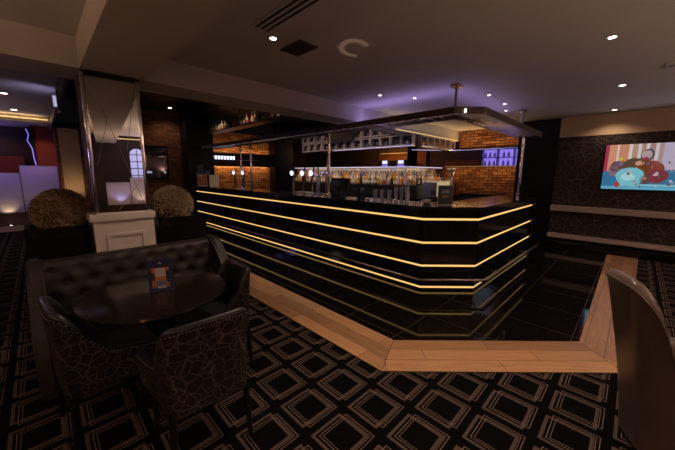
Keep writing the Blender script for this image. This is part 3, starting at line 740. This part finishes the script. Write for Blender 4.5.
tag(MB().tube([(10.9, 8.2, 2.42), (10.9, 6.6, 2.40)], .012, 8).build('light_strip', M['led_dim']), 'amber light strip above the gaming machines', 'light')
t = empty('purple_shelving', (11.2, 3.2, 1.0), 'violet backlit shelving seen through the opening in the right brick wall', 'shelf')
MB().box(.06, .1, -.75, .75, 0, 1.4).build('backlight', M['led_purple'], t)
for z in (.0, .55, .82, 1.1, 1.38): MB().box(-.15, .06, -.77, .77, z, z+.02).build('board', M['black_plastic'], t)
for y in (-.76, -.25, .25, .75): MB().box(-.15, .06, y-.012, y+.012, .02, 1.38).build('upright', M['black_plastic'], t)
rb = random.Random(3)
bx = None
for z in (.841, 1.121):
    for i in range(10):
        y = -.66+i*.145
        if abs(abs(y)-.25) < .05: continue
        if bx is None: bx = tag(MB().lathe([(.04, 0), (.04, .11), (.015, .15), (.015, .19)], seg=8).build('bottle', M['bottle_clear']), 'pale bottle on the violet backlit shelving', 'bottle', 'bottles on the violet shelving'); o = bx
        else: o = bx.copy(); C.objects.link(o)
        o.location = (11.13, 3.2+y, 1.0+z)
point((10.0, 3.2, 2.3), 7, (.35, .25, 1), .1); point((10.2, 7.4, 2.55), 26, (1, .55, .25), .1); point((9.5, 5.2, 2.4), 3, (.5, .4, 1), .1)

# ------------------------------------------------------------------ lounge at far left
def screenpanel(x0, x1, z0, z1, y, label, m):
    t = empty('frosted_screen', ((x0+x1)/2, y, z0), label, 'screen')
    w = (x1-x0)/2
    MB().box(-w, w, -.01, .01, 0, z1-z0).build('glass', m, t)
    MB().box(-w, w, -.02, .02, -.02, 0).build('base_channel', M['steel'], t)
    MB().box(-w, w, -.014, .014, z1-z0, z1-z0+.012).build('top_trim', M['steel'], t)
screenpanel(-2.5, -.34, .48, 1.49, 11.38, 'lower frosted glass screen at the far left edge', M['frost'])
screenpanel(-.32, .40, .48, 1.68, 11.38, 'taller frosted glass screen left of the cream pillar', M['frost'])
for x, w in ((-.62, 'under the lower frosted screen'), (.10, 'under the taller frosted screen')):
    t = empty('floor_uplight', (x, 11.30, .125), 'small round uplight '+w, 'light')
    MB().lathe([(.03, 0), (.04, .02), (.03, .03), (.001, .03)], seg=12).build('body', M['steel'], t)
    MB().lathe([(.001, .031), (.025, .031), (.025, .034), (.001, .034)], seg=12).build('lens', M['lamp_dim'], t)
    spot((x, 11.27, .36), 5, (1, .75, .35), 1.6, .02, .9, (PI-.18, 0, 0))
point((-.9, 10.7, 2.0), 13, (.40, .28, 1), .1)
point((-1.2, 8.2, 1.8), 9, (.95, .72, .72), .15)
spot((.12, 10.9, 2.5), 14, (.42, .26, 1), 1.0, .05, .9, (.5, 0, 0))
spot((.66, 9.9, 1.0), 4, (1, .6, .3), 1.5, .05, .9, (math.radians(115), 0, 0))
t = empty('wall_light', (.29, 5.75, 2.40), 'slim chrome light on the side of the black bulkhead at far left', 'light')
MB().box(0, .028, -.05, .05, -.05, .25).build('backplate', M['chrome'], t); MB().tube([(-.02, 0, .02), (-.02, 0, .16)], .018, 10).build('tube', M['led_white'], t)
spot((.22, 6.3, 2.35), 5, (.6, .55, 1), 1.9, .03, 1, (math.radians(150), 0, math.radians(40)))
spot((.2, 10.6, 2.4), 6, (.6, .55, 1), 1.9, .03, 1, (math.radians(165), 0, math.radians(60)))
t = empty('neon_sign', (-.10, 11.55, 1.9), 'thin violet neon squiggle at the edge of the oxblood wall panel', 'light')
MB().tube([(.0, 0, .75), (.04, 0, .6), (.0, 0, .45), (.07, 0, .25), (.08, 0, 0), (.1, 0, -.2)], .010, 8).build('tube', M['led_purple'], t)
MB().box(-.02, .14, .02, .04, -.25, .8).build('backing', M['black'], t)
struct('wall_lounge_brown', MB().box(-2.6, -.22, 12.2, 12.3, 0, 1.95), M['red_wall'])
spot((-.6, 11.75, 2.7), 10, (1, .5, .25), 1.8, .05, .9, (math.radians(25), 0, 0)); spot((.2, 10.9, 2.6), 16, (1, .5, .28), 1.1, .05, .9, (math.radians(45), 0, 0))
point((-.9, 11.9, 2.5), 4, (.4, .28, 1), .08)
# panels reflected in the mirror column, standing behind the viewpoint
screenpanel(.5, 1.12, .5, 1.2, -4.5, 'frosted screen behind the viewpoint, left of the arched window', M['frost'])
screenpanel(1.14, 2.0, .5, 1.35, -4.5, 'frosted screen behind the viewpoint, under the arched window', M['frost'])
spot((.85, -4.3, .5), 5, (.6, .6, 1), 1.8, .02, .9, (PI+.3, 0, 0)); spot((1.4, -4.3, .5), 5, (1, .75, .4), 1.8, .02, .9, (PI+.3, 0, 0))
tag(MB().tube([(.7, -4.9, 2.62), (2.2, -4.9, 2.62)], .009, 8).build('light_strip', M['led_shelf']), 'amber light strip on the wall behind the viewpoint above the arched window', 'light')
area((1.3, -4.0, 2.3), 3, (.5, .5, 1), 1.0, .4, (-PI/2+.5, 0, 0))
tag(MB().box(.2, 3.6, -4.7, -4.4, .0, .48).build('low_wall', M['dark_wall']), 'low dark wall under the frosted screens behind the viewpoint', 'wall')

# ------------------------------------------------------------------ television
t = empty('television', (7.93, -.24, 1.70), 'wide wall television showing a bright comic drawing of two figures', 'television')
W, H = .745, .42
MB().box(0, .06, -W-.02, W+.02, -H-.02, H+.02, .006).build('housing', M['black_plastic'], t)
sc = MB().box(-.006, 0, -W, W, -H, H).build('screen', scr('tv_base', lin(205, 190, 215)), t)
def poly(pts, c, k, name='picture_area'):
    m = MB(); d = -.007-.0006*k
    m.quad([(d, W-2*W*u, H-2*H*v) for u, v in pts]); return m.build(name, scr('tv_tone', lin(*c)), sc)
k = 0
for u0, u1, c in ((0, .035, (190, 60, 90)), (.035, .11, (235, 160, 130)), (.11, .13, (250, 225, 215)), (.13, .22, (226, 150, 120)), (.22, .25, (245, 230, 225)), (.25, .30, (200, 160, 140)), (.30, .33, (240, 225, 220)), (.33, .37, (190, 150, 140)), (.37, .40, (240, 230, 230)), (.40, .45, (180, 145, 140)), (.45, .48, (235, 220, 220)), (.48, .52, (190, 160, 160)), (.72, .76, (235, 225, 240)), (.9, .93, (180, 160, 190))):
    poly([(u0, 0), (u1, 0), (u1, .62), (u0, .62)], c, 1)
poly([(0, .60), (1, .55), (1, 1), (0, 1)], (60, 130, 175), 2)
poly([(0, .93), (1, .93), (1, 1), (0, 1)], (110, 190, 225), 3); poly([(.15, .88), (1, .88), (1, .92), (.15, .92)], (150, 220, 235), 3)
def blob(cx, cy, rx, ry, c, k, n=11, jag=.12, seed=1):
    r = random.Random(seed); poly([(cx+rx*math.cos(2*PI*i/n)*(1+r.uniform(-jag, jag)), cy+ry*math.sin(2*PI*i/n)*(1+r.uniform(-jag, jag))) for i in range(n)], c, k)
blob(.16, .50, .10, .14, (120, 75, 75), 4, seed=2); blob(.10, .58, .05, .14, (150, 120, 140), 4, seed=9)
blob(.16, .42, .05, .07, (110, 90, 130), 5, seed=12); blob(.155, .33, .025, .05, (230, 200, 70), 6, seed=13)
blob(.30, .45, .13, .14, (105, 80, 65), 5, seed=4); blob(.42, .54, .13, .17, (150, 72, 70), 6, seed=5); blob(.50, .70, .09, .15, (140, 62, 72), 7, seed=6)
blob(.38, .50, .06, .16, (125, 70, 40), 8, seed=7); blob(.39, .24, .065, .13, (85, 80, 90), 5, seed=8); blob(.385, .24, .05, .10, (200, 170, 175), 6, seed=18); blob(.38, .33, .025, .05, (190, 60, 90), 7, seed=19)
blob(.26, .72, .13, .22, (135, 215, 230), 9, seed=10); blob(.24, .72, .07, .08, (190, 240, 245), 10, seed=11)
blob(.40, .78, .05, .10, (110, 80, 80), 9, seed=14); blob(.33, .42, .04, .05, (225, 170, 140), 10, seed=15)
blob(.15, .90, .03, .06, (200, 70, 70), 10, seed=16)
blob(.80, .74, .14, .13, (190, 160, 140), 5, seed=17); blob(.84, .60, .09, .10, (215, 215, 235), 6, seed=20); blob(.84, .48, .10, .09, (130, 60, 60), 7, seed=21); blob(.83, .82, .17, .10, (200, 165, 130), 7, seed=22)
rt_ = random.Random(11)
for i in range(46):
    u_ = rt_.uniform(.08, .97); v_ = rt_.uniform(.35, .93)
    blob(u_, v_, rt_.uniform(.008, .022), rt_.uniform(.015, .04), rt_.choice([(150, 90, 85), (120, 80, 75), (190, 150, 140), (215, 200, 215), (160, 70, 70), (100, 110, 150), (200, 120, 95), (85, 65, 70)]), 12, 7, .35, i)
area((7.9, -.24, 1.7), 3, (.8, .75, .95), .8, 1.4, (0, math.radians(90), 0))

# ------------------------------------------------------------------ tub chairs
def tub(root, a, b_, c, H, arm, thick, flare, zb, outer, inner, pw=3.2, drop=.16, hs=1., studs=True, piping=None, wing=0., frontarm=None, splay=0.):
    """a half width, b_ depth of rounded back, c arm length forwards; opens towards +y."""
    path = []
    for i in range(8): path.append((-a, c-c*i/8.))
    for i in range(25):
        th = PI-PI*i/24.*1.0
        x = a*math.copysign(abs(math.cos(th))**(2/pw), math.cos(th)); y = -b_*abs(math.sin(th))**(2/pw); path.append((x, y))
    for i in range(1, 9): path.append((a, c*i/8.))
    path = [(x+math.copysign(splay*max(0, min(1, y/c))**.7, x) if y > 0 else x, y) for x, y in path]
    n = len(path); L = [0]
    for p, q in zip(path, path[1:]): L.append(L[-1]+math.dist(p, q))
    def top(i):
        x, y = path[i]; d = min(1, max(0, (y+b_*(1-wing))/drop)); s = d*d*(3-2*d)
        base = arm+(frontarm-arm)*max(0, y)/c if frontarm is not None else arm
        return H*(1-s)+base*s
    nor = []
    for i in range(n):
        p = path[max(0, i-1)]; q = path[min(n-1, i+1)]; dx, dy = q[0]-p[0], q[1]-p[1]; l = math.hypot(dx, dy) or 1
        nor.append((dy/l*-1*-1, -dx/l))                # placeholder, fixed below
    for i in range(n):
        x, y = nor[i]; px, py = path[i]
        if x*px+y*(py-.0) < 0 and not (abs(px) < .02 and y < 0): nor[i] = (-x, -y)
        if py < -b_*.9 and nor[i][1] > 0: nor[i] = (-nor[i][0], -nor[i][1])
    Z = 9
    def pt(i, f, off):
        z = zb+(top(i)-zb)*f; fl = flare*((z-zb)/(H-zb))**1.3; return (path[i][0]+nor[i][0]*(off+fl*.55), path[i][1]+nor[i][1]*(off+fl), z)
    mo = MB(); g1 = [[mo.bm.verts.new(pt(i, k/Z*.985, 0)) for k in range(Z+1)] for i in range(n)]
    for i in range(n-1):
        for k in range(Z): mo.face([g1[i][k], g1[i+1][k], g1[i+1][k+1], g1[i][k+1]], True)
    # bottom and hidden closure
    g0 = [mo.bm.verts.new(pt(i, 0, -thick*.5)) for i in range(n)]
    for i in range(n-1): mo.face([g0[i], g0[i+1], g1[i+1][0], g1[i][0]])
    o = mo.build('outer_back', outer, root)
    mi = MB(); prof = [(.985, 0), (1.0, -thick*.08), (1.015, -thick*.3), (1.018, -thick*.5), (1.012, -thick*.75), (.99, -thick*.95)]+[(k/8, -thick) for k in range(7, -1, -1)]
    g2 = []
    for i in range(n):
        row = []
        for f, off in prof: row.append(mi.bm.verts.new(pt(i, f, off)))
        g2.append(row)
    for i in range(n-1):
        for k in range(len(prof)-1): mi.face([g2[i][k], g2[i+1][k], g2[i+1][k+1], g2[i][k+1]], True)
    for i in (0, n-1):
        e = [mi.bm.verts.new(pt(i, k/Z*.985, 0)) for k in range(Z)]
        mi.face(e+g2[i])
    mi.build('inner_back', inner, root, sharp=False)
    if studs:
        m = MB()
        d = 0
        tot = L[-1]; N = int(tot/.016)
        for s in range(N):
            t_ = tot*s/N; i = max(j for j in range(n) if L[j] <= t_); f = (t_-L[i])/max(1e-6, L[min(n-1, i+1)]-L[i])
            A_ = Vector(pt(i, .955, .002)); B_ = Vector(pt(min(n-1, i+1), .955, .002)); p = A_.lerp(B_, f)
            bmesh.ops.create_icosphere(m.bm, subdivisions=1, radius=.0035, matrix=Matrix.Translation(p))
        ob = m.build('stud_trim', M['dark_metal'], root); ob['kind'] = 'stuff'
    if piping: mp_ = MB().tube([pt(i, .985, .001) for i in range(n)], .005, 6); mp_.build('piping', piping, root)
def cushion(root, x, y0, y1, z0, z1, m, name='seat'):
    mb = MB(); mb.box(-x, x, y0, y1, z0, z1, .035); return mb.build(name, m, root)
def legs(root, xs, ys, h, r, m):
    for x in xs:
        for y in ys: MB().tube([(x*1.0, y, h), (x*1.06, y+(-.02 if y < 0 else .01), 0)], r, 8, r2=r*.7).build('leg', m, root)
def tubchair(x, y, rz, label):
    t = empty('tub_chair', (x, y, .001), label, 'chair', 'crackle-patterned tub chairs round the table', rz)
    tub(t, .215, .21, .28, .81, .53, .045, .03, .33, M['crackle'], M['navy'], pw=6, drop=.2, frontarm=.49, splay=.045)
    cushion(t, .19, -.17, .27, .36, .47, M['navy'])
    MB().box(-.21, .21, -.19, .25, .32, .36).build('seat_frame', M['black'], t)
    legs(t, (-.19, .19), (-.18, .22), .33, .02, M['black'])
tubchair(.545, 1.66, math.radians(-3), 'dark tub chair with pale crackle-line back, nearest, seen from behind')
tubchair(.17, 2.24, math.radians(-84), 'dark tub chair with crackle-line side at the left of the round table')
tubchair(.87, 2.23, math.radians(88), 'dark tub chair at the right of the round table, nearest the bar')

# round table
t = empty('round_table', (.49, 2.2, .001), 'round black glossy pedestal table between the tub chairs and sofa', 'table')
MB().lathe([(.001, .72), (.40, .72), (.422, .725), (.43, .735), (.426, .747), (.413, .75), (.001, .75)], seg=64).build('tabletop', M['table'], t)
MB().lathe([(.04, .02), (.04, .68), (.12, .715)], seg=20).build('column', M['black'], t)
MB().lathe([(.001, 0), (.17, 0), (.17, .015), (.05, .04), (.04, .06)], seg=32).build('base', M['black'], t)
# menu card on table
t = empty('menu_card', (.515, 2.19, .7515), 'navy drinks card with food pictures standing on the round table', 'menu', rz=math.radians(-24)); t.scale = (1.38, 1, 1.38)
MB().box(-.052, .052, -.003, .003, .006, .155).build('card', M['card_blue'], t)
MB().box(-.052, .052, -.025, .025, 0, .006, .001).build('foot', M['card_blue'], t)
for a, c, e, f, mm in ((-.038, .036, .018, .115, 'card_orange'), (-.024, .020, .072, .112, 'card_white'), (-.038, -.024, .05, .09, 'lab_black'), (.022, .036, .04, .1, 'lab_black'), (-.022, .026, .02, .05, 'card_grey'), (-.015, .02, .012, .022, 'card_white'), (-.012, .008, .136, .139, 'card_white'), (-.003, .001, .139, .146, 'card_white')):
    d = .0035+.0004*(1+['card_orange', 'lab_black', 'card_grey', 'card_white'].index(mm))
    MB().box(a, c, -d, -.0032, e, f).build('print', M[mm], t)

# ------------------------------------------------------------------ banquette
t = empty('banquette', (.53, 3.0, -.03), 'dark brown leather sofa with deep-buttoned back in front of the planters', 'sofa')
X0, X1 = -.62, .70
m = MB(); nx, nz = 66, 22; gr = []
btn = []
for r_ in range(3):
    for c_ in range(8):
        u = (c_+.5+(.5 if r_ % 2 else 0))/8.; w_ = .88-r_*.24
        if u < .98: btn.append((u, w_))
for i in range(nx+1):
    row = []
    for k in range(nz+1):
        u, w_ = i/nx, k/nz; x = X0+(X1-X0)*u; z = .42+.46*w_
        dd = min(math.hypot((u-a)*(X1-X0), (w_-c)*.46) for a, c in btn)
        y = .0+.06*w_+.022*math.exp(-(dd/.030)**2)-.012*min(1, dd/.08)
        if w_ > .93: y += .03*((w_-.93)/.07)**2
        row.append(m.bm.verts.new((x, y, z)))
    gr.append(row)
for i in range(nx):
    for k in range(nz): m.face([gr[i][k], gr[i+1][k], gr[i+1][k+1], gr[i][k+1]], True)
m.build('tufted_back', M['sofa'], t, sharp=False)
MB().box(X0, X1, .09, .22, .1, .885, .02).build('back_frame', M['sofa'], t)
for a, c in btn:
    x = X0+(X1-X0)*a; z = .42+.46*c; mb = MB(); mb.lathe([(.001, -.008), (.008, -.004), (.009, .002), (.001, .004)], x, .06*c+.012, z, 8, 'y'); mb.build('button', M['sofa'], t)
for s, x in ((-1, X0), (1, X1)):
    mb = MB(); pr = [(-.48, .1), (-.48, .50), (-.42, .56), (-.22, .64), (-.06, .86), (.02, .91), (.22, .91), (.22, .1)]
    va = [mb.bm.verts.new((x-.045, y, z)) for y, z in pr]; vb = [mb.bm.verts.new((x+.045, y, z)) for y, z in pr]
    mb.face(va); mb.face(vb[::-1]); fs = []
    for i in range(len(pr)): mb.face([va[i], va[(i+1) % 8], vb[(i+1) % 8], vb[i]])
    bmesh.ops.bevel(mb.bm, geom=list(mb.bm.edges), offset=.018, segments=3, affect='EDGES')
    mb.build('side_wing', M['sofa'], t)
MB().box(X0+.05, X1-.05, -.46, .03, .32, .45, .035).build('seat', M['sofa'], t)
MB().box(X0+.05, X1-.05, -.44, .1, .06, .32, .01).build('seat_base', M['sofa'], t)
MB().box(X0+.02, X1-.02, -.40, .18, 0, .06).build('plinth', M['black'], t)

# ------------------------------------------------------------------ near leather armchair
t = empty('leather_armchair', (2.335, -.235, .001), 'taupe leather high-back armchair at the right edge, seen from behind', 'chair', rz=math.radians(-153.4))
tub(t, .14, .12, .48, .99, .58, .07, .17, .03, M['taupe'], M['taupe'], pw=5, drop=.055, studs=False, piping=M['taupe'], splay=.09)
cushion(t, .10, -.05, .40, .28, .46, M['taupe'])
MB().box(-.11, .11, -.06, .38, .08, .28, .02).build('seat_base', M['taupe'], t)
legs(t, (-.10, .10), (-.05, .33), .10, .022, M['black'])

# ------------------------------------------------------------------ world, camera, view
w = bpy.data.worlds.new('room_air'); bpy.context.scene.world = w; w.use_nodes = True
w.node_tree.nodes['Background'].inputs[0].default_value = (.02, .016, .02, 1); w.node_tree.nodes['Background'].inputs[1].default_value = .1
F = 297.; Pp = math.radians(9.0); R = math.radians(.4)
r0 = Vector((1, -1, 0)).normalized(); f0 = Vector((1, 1, 0)).normalized(); up = Vector((0, 0, 1))
f = f0*math.cos(Pp)-up*math.sin(Pp); u0 = f0*math.sin(Pp)+up*math.cos(Pp)
rt = r0*math.cos(R)+u0*math.sin(R); uu = -r0*math.sin(R)+u0*math.cos(R)
cd = bpy.data.cameras.new('camera'); cam = bpy.data.objects.new('camera', cd); C.objects.link(cam)
cam.matrix_world = Matrix(((rt.x, uu.x, -f.x, 0), (rt.y, uu.y, -f.y, 0), (rt.z, uu.z, -f.z, 1.54), (0, 0, 0, 1)))
cd.sensor_width = 36; cd.lens = F/675*36; cd.shift_y = -4.5/675; cd.clip_start = .02
sc_ = bpy.context.scene; sc_.camera = cam
vs = sc_.view_settings; vs.view_transform = 'Standard'; vs.look = 'None'; vs.gamma = 1; vs.use_curve_mapping = False; vs.exposure = 0
